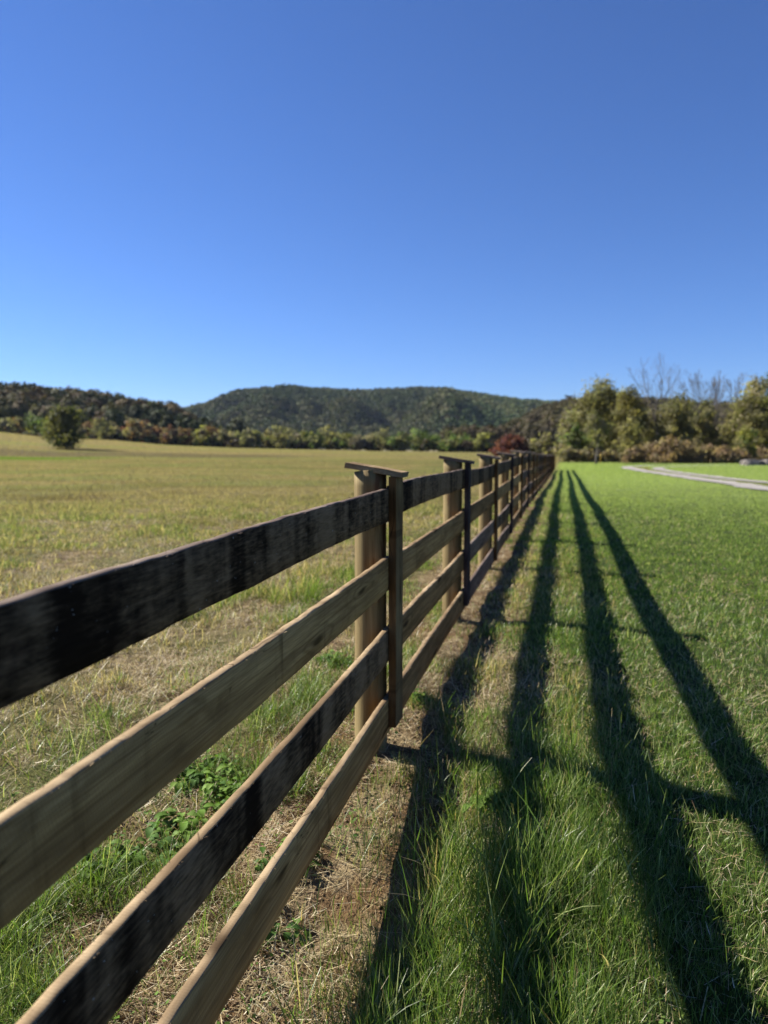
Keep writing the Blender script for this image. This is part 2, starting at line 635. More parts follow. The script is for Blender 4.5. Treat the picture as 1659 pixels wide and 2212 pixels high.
def ridge_mesh(name, pts, yb, yt, mat, seed, rav, zbase, drop):
    xs = np.array([(p[0] - 829.5) / 1600 for p in pts])
    hs = np.array([(970 - p[1]) / 1600 for p in pts])
    hs = hs - drop / 1600.0
    A = np.linspace(xs[0], xs[-1], 180)
    H = np.interp(A, xs, hs)
    rows = np.linspace(0, 1, 60)
    ydep = yb + (yt - yb) * rows
    AA, RR = np.meshgrid(A, rows)
    Yw = yb + (yt - yb) * RR
    Xw = AA * Yw
    peak = H[None, :] * yt + CAM_Z
    prof = np.sin(np.clip(RR / .97, 0, 1) * math.pi / 2) ** 1.15
    base = ground(Xw.ravel(), np.full(Xw.size, float(yb))).reshape(Xw.shape) + zbase
    Z = base + (peak - base) * prof
    sc = 9.0 / (yt - yb)
    Z = Z + rav * (fbm(Xw * 1.0, Yw * .35, sc, seed, 4) - .60) * np.sin(np.clip(RR, 0, 1) * math.pi) * (1 - RR) * 3
    # back slope
    V = np.stack([Xw.ravel(), Yw.ravel(), Z.ravel()], 1)
    back = np.stack([A * (yt * 1.35), np.full_like(A, yt * 1.35), np.full_like(A, -5)], 1)
    V = np.concatenate([V, back])
    nc = len(A)
    nr_ = len(rows) + 1
    q = (np.arange(nc - 1)[None, :] + nc * np.arange(nr_ - 1)[:, None]).ravel()
    o = obj(name, np_mesh(name, V, np.stack([q, q + 1, q + nc + 1, q + nc], 1), mat, smooth=True))
    tag(o, kind='structure')

    def sample(n, r):
        i = r.random(n) * (len(rows) - 1)
        j = r.random(n) * (nc - 1)
        i0, j0 = i.astype(int), j.astype(int)
        fi, fj = i - i0, j - j0
        G = V[:nc * len(rows)].reshape(len(rows), nc, 3)
        P = (G[i0, j0] * ((1 - fi) * (1 - fj))[:, None] + G[i0, j0 + 1] * ((1 - fi) * fj)[:, None]
             + G[i0 + 1, j0] * (fi * (1 - fj))[:, None] + G[i0 + 1, j0 + 1] * (fi * fj)[:, None])
        return P
    return sample


def cards(C, Nn, size, r, asp=1.0):
    """one square leaf card per centre, turned to its normal"""
    n = len(C)
    Nn = Nn / np.maximum(np.linalg.norm(Nn, axis=1, keepdims=True), 1e-6)
    q = r.normal(size=(n, 3))
    T = np.cross(Nn, q)
    T /= np.maximum(np.linalg.norm(T, axis=1, keepdims=True), 1e-6)
    B = np.cross(Nn, T)
    s = np.broadcast_to(np.asarray(size, float), (n,))[:, None] * .5
    jit = lambda: 1 + .5 * (r.random((n, 1)) - .5)
    V = np.stack([C - T * s * jit() * asp, C - B * s * jit(), C + T * s * jit() * asp, C + B * s * jit()], 1)
    Fc = (np.arange(n)[:, None] * 4 + np.arange(4)[None, :])
    return V.reshape(-1, 3), Fc


def forest(name, P, rad, hgt, ncard, csize, palette, mat, r, nscale, jit=.25, var=.5, flank=0):
    n = len(P)
    pal = np.array(palette)
    zone = fbm(P[:, 0], P[:, 1], nscale, 31, 3)
    ci = np.clip(((zone - .5) * 2.2 + .5 + .35 * (r.random(n) - .5)) * len(pal), 0, len(pal) - 1).astype(int)
    base = pal[ci] * (1 - var / 2 + var * r.random((n, 1)))
    if flank:                                   # right-hand flank: greener leaves, with its sunlight painted into the colour
        base = base * (1 + flank * sstep((P[:, 0] / P[:, 1] - .05) / .08)[:, None] * np.array([.8, 1.0, .6]))
    rr = rad * (.7 + .6 * r.random(n))
    hh = hgt * (.75 + .5 * r.random(n))
    D = r.normal(size=(n, ncard, 3))
    D /= np.linalg.norm(D, axis=2, keepdims=True)
    D[:, :, 2] = np.abs(D[:, :, 2]) * 1.15 - .25
    C = P[:, None, :] + np.stack([np.zeros((n, ncard)), np.zeros((n, ncard)), np.broadcast_to((hh * .45)[:, None], (n, ncard))], 2)
    sc = np.stack([rr, rr, hh * .55], 1)[:, None, :]
    k = (.72 + .33 * r.random((n, ncard, 1)))
    C = C + D * sc * k
    Nn = D + jit * r.normal(size=D.shape)
    Vv, Fc = cards(C.reshape(-1, 3), Nn.reshape(-1, 3), csize * (.7 + .6 * r.random(n * ncard)), r)
    cc = np.repeat(np.repeat(base[:, None, :], ncard, 1) * (.8 + .4 * r.random((n, ncard, 1))), 4, axis=1).reshape(-1, 3)
    return obj(name, np_mesh(name, Vv, Fc, mat, cc))


HILLM = NT("wooded_hill_floor")
hn = HILLM.noise(HILLM.coord((1, 1, 1)), .05, 4)
HILLSIDE = HILLM.fin(HILLM.mix(hn, (.03, .032, .016), (.06, .055, .03)), .95, .05)

left_pts = [(-700, 826), (-300, 838), (0, 856), (100, 862), (200, 868), (250, 874), (290, 881), (330, 886), (370, 894), (410, 914), (440, 934), (490, 958), (520, 966)]
mount_pts = [(-500, 930), (150, 915), (250, 908), (330, 897), (380, 887), (450, 868), (520, 851), (600, 842), (700, 839), (780, 843), (850, 840), (950, 843), (1020, 848), (1100, 858), (1160, 867), (1250, 882), (1400, 900), (1700, 915), (2300, 930)]
right_pts = [(960, 962), (1000, 948), (1060, 926), (1120, 902), (1170, 878), (1210, 867), (1260, 856), (1320, 850), (1450, 862), (1660, 880), (2100, 885)]
r1 = np.random.default_rng(11)
sm_m = ridge_mesh("mountain", mount_pts, 760, 1500, HILLSIDE, 4, 60, 0, 16)
sm_l = ridge_mesh("left_hill", left_pts, 285, 430, HILLSIDE, 8, 6, 0, 26)
sm_r = ridge_mesh("right_hill", right_pts, 300, 560, HILLSIDE, 15, 9, 0, 40)
MPAL = [(.045, .055, .026), (.055, .066, .028), (.07, .08, .033), (.078, .078, .038), (.066, .068, .036), (.055, .07, .032), (.045, .062, .028)]
tag(forest("mountain_forest", sm_m(30000, r1), 5.4, 11, 14, 3.6, MPAL, FARLEAF, r1, .006, .7, .22, .45),
    "blue-green autumn forest covering the long mountain in the distance", "forest", kind='stuff')
LPAL = [(.035, .04, .02), (.05, .05, .024), (.08, .075, .03), (.095, .07, .035), (.07, .05, .03), (.055, .06, .03), (.035, .045, .02)]
tag(forest("hill_forest", sm_l(1500, r1), 4.8, 11, 120, 1.6, LPAL, FARLEAF, r1, .02),
    "dark autumn woods covering the low hill on the left", "forest", kind='stuff')
RPAL = [(.062, .056, .03), (.07, .063, .031), (.078, .07, .032), (.078, .06, .036), (.066, .057, .034)]
tag(forest("slope_forest", sm_r(1900, r1), 5.2, 11, 150, 1.3, RPAL, FARLEAF, r1, .02, .6, .25),
    "brown and olive woods on the slope behind the right-hand trees", "forest", kind='stuff')

# ------------------------------------------------------------------ trees
OLIVE, YG, DKG, RUST = (.165, .165, .085), (.22, .22, .062), (.07, .095, .036), (.175, .11, .06)
RED, GREYB, TAN, GREEN = (.13, .05, .045), (.185, .165, .125), (.265, .23, .15), (.105, .15, .05)
YOL, DKRED = (.215, .20, .10), (.13, .065, .055)


def crown_mesh(name, r, h0, h1, rx, ry, nclump, nleaf, lsize, pal, lumpy=.35, flat=1.0, dens=1.0):
    cz, rz = (h0 + h1) / 2, (h1 - h0) / 2
    D = r.normal(size=(nclump, 3))
    D /= np.linalg.norm(D, axis=1, keepdims=True)
    k = r.random((nclump, 1)) ** .40
    ph = r.random(6) * 6.28
    az = np.arctan2(D[:, 1], D[:, 0])
    lob = 1 + lumpy * (np.sin(az * 2 + ph[0]) * .4 + np.sin(az * 3 + ph[1] + D[:, 2] * 2) * .4 + np.sin(D[:, 2] * 5 + ph[2]) * .4)
    # broader in the lower middle than at the top
    tap = 1 - .28 * np.clip(D[:, 2], 0, 1) + .05 * r.normal(size=nclump)
    C = D * k * np.stack([rx * lob * tap, ry * lob * tap, np.full(nclump, rz)], 1) + np.array([0, 0, cz])
    pal = np.array(pal)
    cc = pal[r.integers(0, len(pal), nclump)] * (.7 + .6 * r.random((nclump, 1)))
    cr = (rx + rz) * .5 * (.20 + .20 * r.random(nclump))
    L = r.normal(size=(nclump, nleaf, 3)) * .55
    P = C[:, None, :] + L * cr[:, None, None] * np.array([1, 1, .8])
    Nn = L * 1.2 + .6 * D[:, None, :] + .7 * r.normal(size=L.shape)
    keep = (P[:, :, 2] > h0 * .6 + .05).ravel()
    P, Nn = P.reshape(-1, 3)[keep], Nn.reshape(-1, 3)[keep]
    lc = (np.repeat(cc[:, None, :], nleaf, 1) * (.8 + .4 * r.random((nclump, nleaf, 1)))).reshape(-1, 3)[keep]
    V, Fc = cards(P, Nn, lsize * (.6 + .8 * r.random(len(P))), r)
    return np_mesh(name, V, Fc, LEAF, np.repeat(lc, 4, axis=0)), C


def trunk_mesh(name, r, h, r0, tips, mat, nl=7, lean=.04):
    b = Bag()
    top = Vector((r.normal() * lean * h, r.normal() * lean * h, h))
    pts = [Vector((0, 0, -.15)).lerp(top, i / 6) + Vector((r.normal(), r.normal(), 0)) * .012 * h * (i > 0) for i in range(7)]
    b.tube(pts, [r0 * 1.35] + [r0 * (1 - .72 * i / 6) for i in range(1, 7)], 8)
    idx = r.permutation(len(tips))[:nl]
    for j in idx:
        tp = Vector(tips[j])
        f = min(max(tp.z / h * .6, .2), .85) * 6
        i = int(f)
        st = pts[i].lerp(pts[min(i + 1, 6)], f - i)
        mid = st.lerp(tp, .5) + Vector((0, 0, .06 * h))
        rr = r0 * (1 - .72 * f / 6) * .5
        b.tube([st, mid, tp], [rr, rr * .65, rr * .2], 5)
    return b.mesh(name, mat, True)


def tree(kind, label, cat, xd, z, ytop, wd, pal, seed, group=None, cb=.12, nclump=40, nleaf=30, ls=.5, bark=None, lumpy=.35, ybase=None):
    r = np.random.default_rng(seed)
    x = dx(xd, z)
    g = gz(x, z)
    H = (970 - ytop) / 1600 * z + CAM_Z - g
    rx = wd / 1600 * z / 2
    nleaf, ls = int(nleaf * 1.7), ls * .74
    root = empty(kind, (x, z, g), r.random() * 6.28)
    tag(root, label, cat, group)
    cm, C = crown_mesh("crown", r, H * cb, H * .97, rx, rx, nclump, nleaf, ls, pal, lumpy)
    tm = trunk_mesh("trunk", r, H * .8, max(.05, .018 * H), C, bark or BARK)
    obj("trunk", tm, root)
    obj("crown", cm, root)
    return root


def bare_tree(kind, label, xd, z, ytop, spread, seed, group=None, bark=None, depth=6, r0=.16):
    random.seed(seed)
    x = dx(xd, z)
    g = gz(x, z)
    H = (970 - ytop) / 1600 * z + CAM_Z - g
    root = empty(kind, (x, z, g))
    tag(root, label, 'tree', group)
    b, tw = Bag(), Bag()

    def grow(p, d, L, rad, lev):
        q = p + d * L
        mid = p.lerp(q, .5) + Vector((random.gauss(0, 1), random.gauss(0, 1), random.gauss(0, .4))) * L * .05
        (b if lev == 0 else tw).tube([p, mid, q], [rad, rad * .85, rad * .68], 7 if lev == 0 else 4, cap=(lev == 0))
        if lev >= depth:
            return
        nb = 3 if lev < 4 else 2
        for i in range(nb):
            ang = random.uniform(.25, .75) * spread
            az = random.uniform(0, 6.28)
            ax = d.orthogonal().normalized()
            ax = Quaternion(d, az) @ ax
            nd = (Quaternion(ax, ang) @ d + Vector((0, 0, .18))).normalized()
            if i == 0:
                nd = (d + nd * .35).normalized()
            grow(q if i < 2 else mid, nd, L * random.uniform(.6, .82), max(rad * .60, .017), lev + 1)
    grow(Vector((0, 0, -.1)), Vector((random.gauss(0, .03), random.gauss(0, .03), 1)).normalized(), H * .34, r0, 0)
    obj("trunk", b.mesh("trunk", bark or BARK_PALE, True), root)
    me = tw.mesh("branches", bark or BARK_PALE, True)
    zmax = max(v.co.z for v in me.vertices)
    ob = obj("branches", me, root)
    return root


def bush(kind, label, cat, xd, z, ytop, wd, pal, seed, group=None, nclump=30, nleaf=40, ls=.3, dep=.7):
    r = np.random.default_rng(seed)
    x = dx(xd, z)
    g = gz(x, z)
    H = (970 - ytop) / 1600 * z + CAM_Z - g
    rx = wd / 1600 * z / 2
    root = empty(kind, (x, z, g), 0)
    tag(root, label, cat, group)
    cm, C = crown_mesh("foliage", r, -H * .15, H, rx, rx * dep, nclump, nleaf, ls, pal, .25)
    b = Bag()
    for i in range(6):
        tp = C[r.integers(0, len(C))]
        b.tube([(r.normal() * .1, r.normal() * .1, -.1), (tp[0] * .4, tp[1] * .4, max(tp[2], .3) * .6), (tp[0], tp[1], max(tp[2], .4))], [.05, .035, .015], 5)
    obj("stems", b.mesh("stems", BARK, True), root)
    obj("foliage", cm, root)
    return root


ORD = ['first', 'second', 'third', 'fourth', 'fifth', 'sixth', 'seventh', 'eighth', 'ninth', 'tenth', 'eleventh', 'twelfth',
       'thirteenth', 'fourteenth', 'fifteenth', 'sixteenth', 'seventeenth', 'eighteenth', 'nineteenth', 'twentieth',
       'twenty-first', 'twenty-second', 'twenty-third', 'twenty-fourth', 'twenty-fifth', 'twenty-sixth', 'twenty-seventh',
       'twenty-eighth', 'twenty-ninth', 'thirtieth', 'thirty-first', 'thirty-second', 'thirty-third', 'thirty-fourth',
       'thirty-fifth', 'thirty-sixth', 'thirty-seventh', 'thirty-eighth', 'thirty-ninth', 'fortieth', 'forty-first',
       'forty-second', 'forty-third', 'forty-fourth', 'forty-fifth', 'forty-sixth', 'forty-seventh', 'forty-eighth']

tree("field_tree", "broad olive-green tree standing alone in the open field before the left hill", "tree", 149, 172, 873, 74,
     [(.105, .105, .035), (.085, .095, .03), (.12, .115, .04), (.05, .07, .024)], 501, None, -.12, 84, 48, .6, lumpy=.4)

# the tree line along the far edge of the field, left to right
TL = [(-60, 905, 40, 'brown', [GREYB, RUST]), (-20, 898, 45, 'dark olive', [OLIVE, DKG]), (10, 903, 38, 'grey-brown', [GREYB, OLIVE]),
      (34, 899, 30, 'ochre', [YOL, RUST]), (80, 897, 52, 'bright green', [GREEN, YG, DKG]), (118, 906, 36, 'dark green', [DKG, OLIVE]),
      (168, 900, 40, 'brown-olive', [OLIVE, GREYB]), (198, 908, 30, 'dull red', [RED, RUST, DKRED]), (222, 904, 36, 'olive', [OLIVE, YOL]),
      (245, 912, 28, 'grey-brown', [GREYB, TAN]), (264, 915, 28, 'dark red', [RED, DKRED, RUST]), (288, 904, 36, 'rust-brown', [RUST, YOL, GREYB]),
      (318, 908, 36, 'reddish brown', [RUST, DKRED, GREYB]), (346, 920, 30, 'brown', [GREYB, RUST]), (371, 922, 30, 'dark red', [DKRED, RUST, GREYB]),
      (399, 924, 32, 'red-brown', [RUST, DKRED, TAN]), (424, 930, 26, 'grey-brown', [GREYB, OLIVE]), (446, 914, 40, 'yellow-green', [YG, YOL, RUST]),
      (483, 924, 36, 'grey-green', [OLIVE, GREYB]), (508, 930, 30, 'grey-olive', [OLIVE, GREYB, TAN]), (533, 927, 28, 'grey-brown', [GREYB, OLIVE]),
      (553, 929, 28, 'light yellow-green', [YG, OLIVE]), (580, 930, 32, 'tan-olive', [TAN, OLIVE]), (609, 920, 42, 'olive-yellow', [YOL, OLIVE]),
      (636, 930, 32, 'brown-olive', [GREYB, OLIVE]), (661, 926, 28, 'bright yellow-green', [YG, YG, GREEN]), (684, 932, 30, 'dark olive', [DKG, OLIVE]),
      (711, 919, 40, 'yellow-olive', [YOL, OLIVE, YOL]), (748, 929, 38, 'yellow-green', [YG, OLIVE]), (775, 938, 28, 'grey-brown', [GREYB]),
      (797, 934, 30, 'grey-olive', [GREYB, OLIVE]), (827, 924, 34, 'olive-green', [OLIVE, YOL]), (866, 932, 42, 'green', [GREEN, OLIVE, DKG]),
      (906, 923, 44, 'green', [GREEN, DKG, OLIVE]), (937, 934, 32, 'dark green', [DKG, GREEN]), (971, 929, 42, 'pale green', [GREEN, YG, OLIVE]),
      (1005, 932, 38, 'green', [GREEN, DKG]), (1022, 946, 26, 'olive', [OLIVE, DKG]), (1044, 934, 28, 'yellow-green', [YG, OLIVE])]
for i, (xd, yt, wd, cn, pal) in enumerate(TL):
    zt = 272 + 8 * math.sin(i * 2.1)
    tree("edge_tree", "%s tree, %s from the left in the tree line at the field's far edge" % (cn, ORD[i]), "tree",
         xd, zt, yt + 1, wd * 1.35, pal, 600 + i, "trees along the far edge of the field", .03, 30, 24, .95)
# low understorey of the same line
UL = list(range(0, 1060, 48))
for i, xd in enumerate(UL):
    bush("edge_shrub", "low dark shrub, %s from the left under the tree line beyond the field" % ORD[i], "shrub",
         xd + 12 * math.sin(i * 1.7), 266, 948 - 2 + (xd - 500) * .016, 58, [(.05, .05, .025), (.075, .06, .035), (.06, .045, .035), DKG], 800 + i,
         "shrubs under the far tree line", 18, 22, .9, .5)

# beside the end of the fence
bush("red_shrub", "broad dark red shrub behind the far end of the fence", "shrub", 1097, 150, 941, 78, [(.12, .045, .04), (.10, .04, .036), (.13, .06, .05), (.14, .05, .045)], 901, None, 44, 50, .5)
bush("tan_shrub", "pale tan-green shrub just right of the red shrub", "shrub", 1172, 150, 938, 66, [TAN, YOL, OLIVE], 902, None, 36, 40, .5)
bush("tan_shrub", "brown scrubby shrub left of the thin-trunked young tree", "shrub", 1222, 132, 944, 56, [TAN, GREYB, OLIVE], 903, None, 34, 40, .45)
bush("green_shrub", "green bushy shrub at the foot of the tall wood's left end", "shrub", 1248, 118, 918, 56, [GREEN, OLIVE, (.09, .11, .035)], 904, None, 40, 50, .4)

# the wood on the right
RP = [OLIVE, YOL, (.13, .12, .045), (.085, .08, .03)]
WG = "trees of the wood on the right"
tree("wood_tree", "tall olive tree with a small peak at the wood's left end", "tree", 1291, 118, 818, 96, RP, 1001, WG, .18, 80, 60, .42)
tree("wood_tree", "round-topped yellow-olive tree just right of the tall peaked one", "tree", 1354, 112, 836, 70, [YOL, (.16, .14, .045), OLIVE], 1002, WG, .12, 64, 60, .40)
tree("wood_tree", "olive tree filling the gap below the large bare tree", "tree", 1405, 120, 886, 62, [OLIVE, GREYB, YOL], 1003, WG, .1, 46, 50, .42)
tree("wood_tree", "round olive tree just right of the large bare tree", "tree", 1458, 110, 850, 84, [YOL, OLIVE, (.14, .125, .05)], 1004, WG, .12, 64, 60, .40)
tree("wood_tree", "slim yellow-olive tree between the two groups of bare trees", "tree", 1520, 114, 856, 50, [YOL, OLIVE, TAN], 1005, WG, .15, 46, 50, .40)
tree("wood_tree", "tan-leaved broad tree near the right edge above the rocks", "tree", 1622, 104, 822, 112, [TAN, YOL, (.15, .135, .055), (.13, .13, .04)], 1006, WG, .08, 90, 60, .40)
tree("wood_tree", "green-crowned tree with a high top at the right edge", "tree", 1668, 122, 792, 84, [(.09, .115, .05), OLIVE, (.11, .12, .06)], 1007, WG, .2, 60, 50, .42)
tree("wood_tree", "bright green-yellow low tree beside the tan broad tree", "tree", 1612, 96, 912, 44, [YG, GREEN, YOL], 1008, WG, .05, 40, 44, .34)
tree("wood_tree", "grey-brown leafed tree in the dark gap near the right edge", "tree", 1566, 120, 868, 56, [GREYB, OLIVE, TAN], 1009, WG, .15, 40, 40, .42)
tree("young_tree", "thin grey-trunked young tree standing on the lawn before the wood", "tree", 1287, 90, 880, 50, [GREYB, OLIVE, (.12, .12, .05)], 1010, None, .28, 30, 26, .32, bark=BARK_PALE)
for i, (xd, yt, wd) in enumerate([(1240, 876, 52), (1330, 862, 60), (1390, 868, 60), (1440, 872, 56), (1490, 866, 58), (1545, 874, 56), (1590, 862, 60), (1640, 850, 64), (1710, 840, 80), (1770, 850, 90)]):
    tree("back_tree", "hazy brown-olive tree, %s from the left in the row behind the wood" % ORD[i], "tree", xd, 146, yt, wd * 1.2,
         [GREYB, OLIVE, (.13, .11, .06)], 1100 + i, "trees of the back row on the right", .03, 40, 40, .6)
tree("wood_tree", "broad tan tree outside the right edge of the wood", "tree", 1740, 106, 830, 100, [TAN, YOL, OLIVE], 1020, WG, .1, 60, 50, .42)
BG = "leafless trees rising from the wood"
for i, (xd, yt, wd, z) in enumerate([(1238, 884, 50, 128), (1322, 872, 54, 125), (1382, 876, 54, 126), (1432, 882, 56, 124), (1488, 878, 54, 123), (1544, 886, 54, 125), (1592, 872, 52, 122), (1655, 862, 60, 116)]):
    tree("filler_tree", "pale olive-grey thin-leaved tree, %s from the left among the wood's inner row" % ORD[i], "tree", xd, z, yt, wd * 1.3,
         [OLIVE, GREYB, (.17, .155, .085)], 1300 + i, "trees of the wood's inner row", .02, 46, 40, .5)
bare_tree("bare_tree", "largest leafless grey tree, wide fan of twigs against the sky", 1417, 116, 800, .95, 21, BG, r0=.2)
bare_tree("bare_tree", "thin leafless tree, left of the two between olive crowns", 1508, 118, 822, .7, 22, BG, r0=.14)
bare_tree("bare_tree", "leafless tree close right of the thin one above the dark gap", 1534, 121, 826, .65, 23, BG, r0=.14)
bare_tree("bare_tree", "leafless tree just left of the tan broad tree", 1580, 119, 822, .7, 24, BG, r0=.14)
bare_tree("bare_tree", "short leafless grey tree low in the dark gap behind the brown brush", 1560, 108, 880, .7, 25, BG, r0=.16)
# russet brush along the foot of the wood
HB = [(.235, .165, .105), (.26, .19, .115), (.22, .16, .11), (.265, .22, .135)]
for i, (xd, yt, wd, cn) in enumerate([(1372, 966, 44, "low tan-russet"), (1408, 956, 56, "russet"), (1446, 949, 66, "tallest russet"), (1486, 952, 60, "wide russet"),
                                     (1525, 962, 52, "dark russet"), (1562, 970, 54, "low brown"), (1596, 972, 44, "low russet"), (1650, 968, 60, "tan-russet")]):
    bush("brush_clump", "%s brush clump, %s from the left along the wood's foot" % (cn, ORD[i]), "brush", xd, 96 + 2 * math.sin(i * 2), yt, wd * 1.25, HB, 1200 + i,
         "russet brush along the foot of the wood", 40, 60, .26, .6)
for i, (xd, yt, wd) in enumerate([(1225, 968, 44), (1262, 972, 44), (1310, 974, 46), (1344, 974, 40)]):
    bush("weed_clump", "tall dry tan weed clump, %s from the left at the lawn's far end" % ORD[i], "weeds", xd, 101, yt, wd * 1.3, [TAN, YOL, (.17, .13, .07)], 1250 + i,
         "dry weeds at the far end of the lawn", 30, 50, .24, .6)


# rocks
def rock(label, xd, z, w, h, seed):
    r = np.random.default_rng(seed)
    import bmesh
    bm = bmesh.new()
    bmesh.ops.create_icosphere(bm, subdivisions=4, radius=1)
    for v in bm.verts:
        p = np.array(v.co)
        k = 1 + .35 * (fbm(np.array([p[0] + 5 * seed]), np.array([p[1] + p[2] * 1.7]), 1.6, seed)[0] - .5) * 2
        q = np.sign(p) * np.abs(p) ** .75
        v.co = Vector((q[0] * w / 2 * k, q[1] * w * .35 * k, q[2] * h * k * .8))
    me = bpy.data.meshes.new("boulder")
    bm.to_mesh(me)
    bm.free()
    me.materials.append(ROCK)
    x = dx(xd, z)
    o = obj("boulder", me, None, (x, z, gz(x, z)), (0, 0, r.random() * .5))
    tag(o, label, "boulder", "grey boulders at the lawn's right edge")


rock("low grey boulder at the lawn's right edge, left of the dark gap", 1622, 84, 2.4, .75, 3)
rock("tallest grey boulder at the lawn's right edge, right of the dark gap", 1660, 84, 2.0, .95, 4)
# marker stake
b = Bag()
b.tube([(0, 0, -.2), (0, 0, .9), (0.01, 0, 1.35)], [.035, .035, .03], 8)
sx_, sz_ = dx(1296, 93), 93
YEL = NT("yellow_plastic")
yn_ = YEL.noise(YEL.coord((4, 4, 4)), 2)
YEL = YEL.fin(YEL.mix(yn_, (.50, .30, .03), (.62, .40, .05)), .5, .4)
tag(obj("marker_stake", b.mesh("marker_stake", YEL, True), None, (sx_, sz_, gz(sx_, sz_))), "thin yellow marker stake beside the young tree's trunk", "stake")

# ------------------------------------------------------------------ the fence
fx, fy = F(0, 0)
fence = empty("wood_fence", (fx, fy, 0), math.pi / 2 - PSI)
tag(fence, "long four-board wooden fence with round posts and sloping post caps", "fence")


def board_mesh(name, L, H, T, seed, nx, mats, bow=(0, 0), spl=0, cup=0.0):
    """board along x; y is its thickness (front face at y=0, back at y=T), z its height (0 at mid)"""
    r = np.random.default_rng(seed)
    b = Bag()
    xs = np.linspace(-L / 2, L / 2, nx + 1)
    c = .0025
    V, Fc, M = [], [], []
    prof = [(c, -1, 0), (0, -1, c), (0, -.34, 0), (0, .33, 0), (0, 1, -c), (c, 1, 0), (T - c, 1, 0), (T, 1, -c), (T, -1, c), (T - c, -1, 0)]
    np_ = len(prof)
    for i, x in enumerate(xs):
        u = (x / L + .5)
        dz = bow[0] * math.sin(math.pi * u) + bow[0] * .35 * math.sin(2 * math.pi * u + seed)
        dy = bow[1] * math.sin(math.pi * u) + .0015 * (vn(np.array([x]), np.array([0.]), 6, seed)[0] - .5)
        te = .0035 * (vn(np.array([x]), np.array([1.3]), 3.1, seed)[0] - .5) + .004 * (vn(np.array([x]), np.array([7.3]), 17, seed)[0] - .5)
        be = .004 * (vn(np.array([x]), np.array([2.7]), 3.7, seed)[0] - .5) + .004 * (vn(np.array([x]), np.array([9.3]), 19, seed)[0] - .5)
        for (py, pz, oz) in prof:
            z = pz * H / 2 + oz + dz + (te if pz == 1 else 0) + (be if pz == -1 else 0)
            yy = py + dy + cup * (pz * pz)
            if pz == 1 and py <= c:
                z += .002 * (r.random() - .5)
                yy += .0015 * (r.random() - .5)
            V.append((x, yy, z))
    side_m = {0: 0, 1: 0, 2: 0, 3: 0, 4: 1, 5: 1, 6: 1, 7: 0, 8: 1, 9: 1}
    for i in range(nx):
        for j in range(np_):
            k = (j + 1) % np_
            b.F.append((i * np_ + j, (i + 1) * np_ + j, (i + 1) * np_ + k, i * np_ + k))
            b.M.append(side_m[j])
    b.F.append(tuple(range(np_)))
    b.M.append(1)
    b.F.append(tuple(nx * np_ + j for j in range(np_ - 1, -1, -1)))
    b.M.append(1)
    b.V.append(np.array(V))
    b.n = len(V)
    # torn fibres along the upper and lower arrises
    for q in range(spl):
        i = r.integers(0, nx)
        f = r.random()
        top = r.random() < .7
        j = (4 if r.random() < .6 else 6) if top else 1
        p = np.array(V[i * np_ + j]) * (1 - f) + np.array(V[(i + 1) * np_ + j]) * f
        ln = .003 + .016 * r.random() ** 3
        d = np.array([r.normal() * .9, -abs(r.normal()) * .7 if j == 4 or j == 1 else r.normal() * .6, (1 if top else -1) * abs(r.normal()) * .7])
        d = d / np.linalg.norm(d) * ln
        w = np.array([.00045, .0002, .0003]) * (.6 + r.random())
        b.add([p - w, p + w, p + d * .6 + w * .5 + [0, 0, .001], p + d], [(0, 1, 2, 3)], m=1)
    return b.mesh(name, mats)


ZB = [-.2595, -.582, -.9243, -1.260]         # board mid heights under the eye at post one
HB_ = [.151, .156, .153, .168]
TH = .027


def pz(k):
    return float(e_of(S1 + (k - 1) * SP))


def stained(k, j):
    if j == 0:
        return True
    if k in (0,):
        return j == 2
    return {(1, 2): 1, (4, 3): 1, (4, 2): 1, (6, 2): 1, (6, 3): 1, (8, 3): 1, (9, 1): 1}.get((k - 0, j), 0) or (k > 9 and (k * 7 + j * 5) % 6 == 0)


far_mesh = {}
# panel k lies between posts k-1 and k
for k in range(0, NPOST):
    s0, s1 = S1 + (k - 2) * SP, S1 + (k - 1) * SP
    z0, z1 = pz(k - 1), pz(k)
    L = SP - .005
    ang = math.atan2(z1 - z0, SP)
    for j in range(4):
        sd = 100 + k * 10 + j
        near = k <= 3
        st = stained(k, j)
        if st:
            mats = [STAIN, TOPEDGE if (j == 2 and k <= 1) else TOPGREY]
        else:
            face = [RAW, RAW, RAW_WARM, RAW_GREY][(k * 3 + j) % 4] if k > 1 else RAW
            if (k, j) == (3, 3):
                face = RAW_GREY
            if k == 2:
                face = RAW if j == 1 else RAW_WARM
            mats = [face, TOPEDGE if face is not RAW_GREY else TOPGREY]
        bow = {(1, 0): (.006, 0), (1, 1): (-.004, 0), (1, 2): (-.012, .004), (1, 3): (.0, 0), (2, 1): (-.016, 0), (2, 2): (-.012, 0), (2, 3): (.004, 0)}.get(
            (k, j), (random.uniform(-.015, .015), random.uniform(-.003, .003)))
        if k <= 8:
            me = board_mesh("board", L, HB_[j], TH, sd, 70 if k <= 2 else (30 if near else 12), mats, bow, 260 if k <= 1 else (60 if k == 2 else 0))
        else:
            key = (st, mats[0].name, j % 2)
            if key not in far_mesh:
                far_mesh[key] = board_mesh("board", L, .154, TH, sd, 8, mats, (.006 * (1 if j % 2 else -1), 0), 0)
            me = far_mesh[key]
        dzr = 0 if k <= 1 else random.uniform(-.008, .008)
        o = obj("board", me, fence, ((s0 + s1) / 2, 0, CAM_Z + ZB[j] + (z0 + z1) / 2 + dzr), (0, -ang, 0))
        if st:
            o["label"] = "black-stained board with a pale sawn top edge" if mats[1] is TOPEDGE else "black-stained worn board"


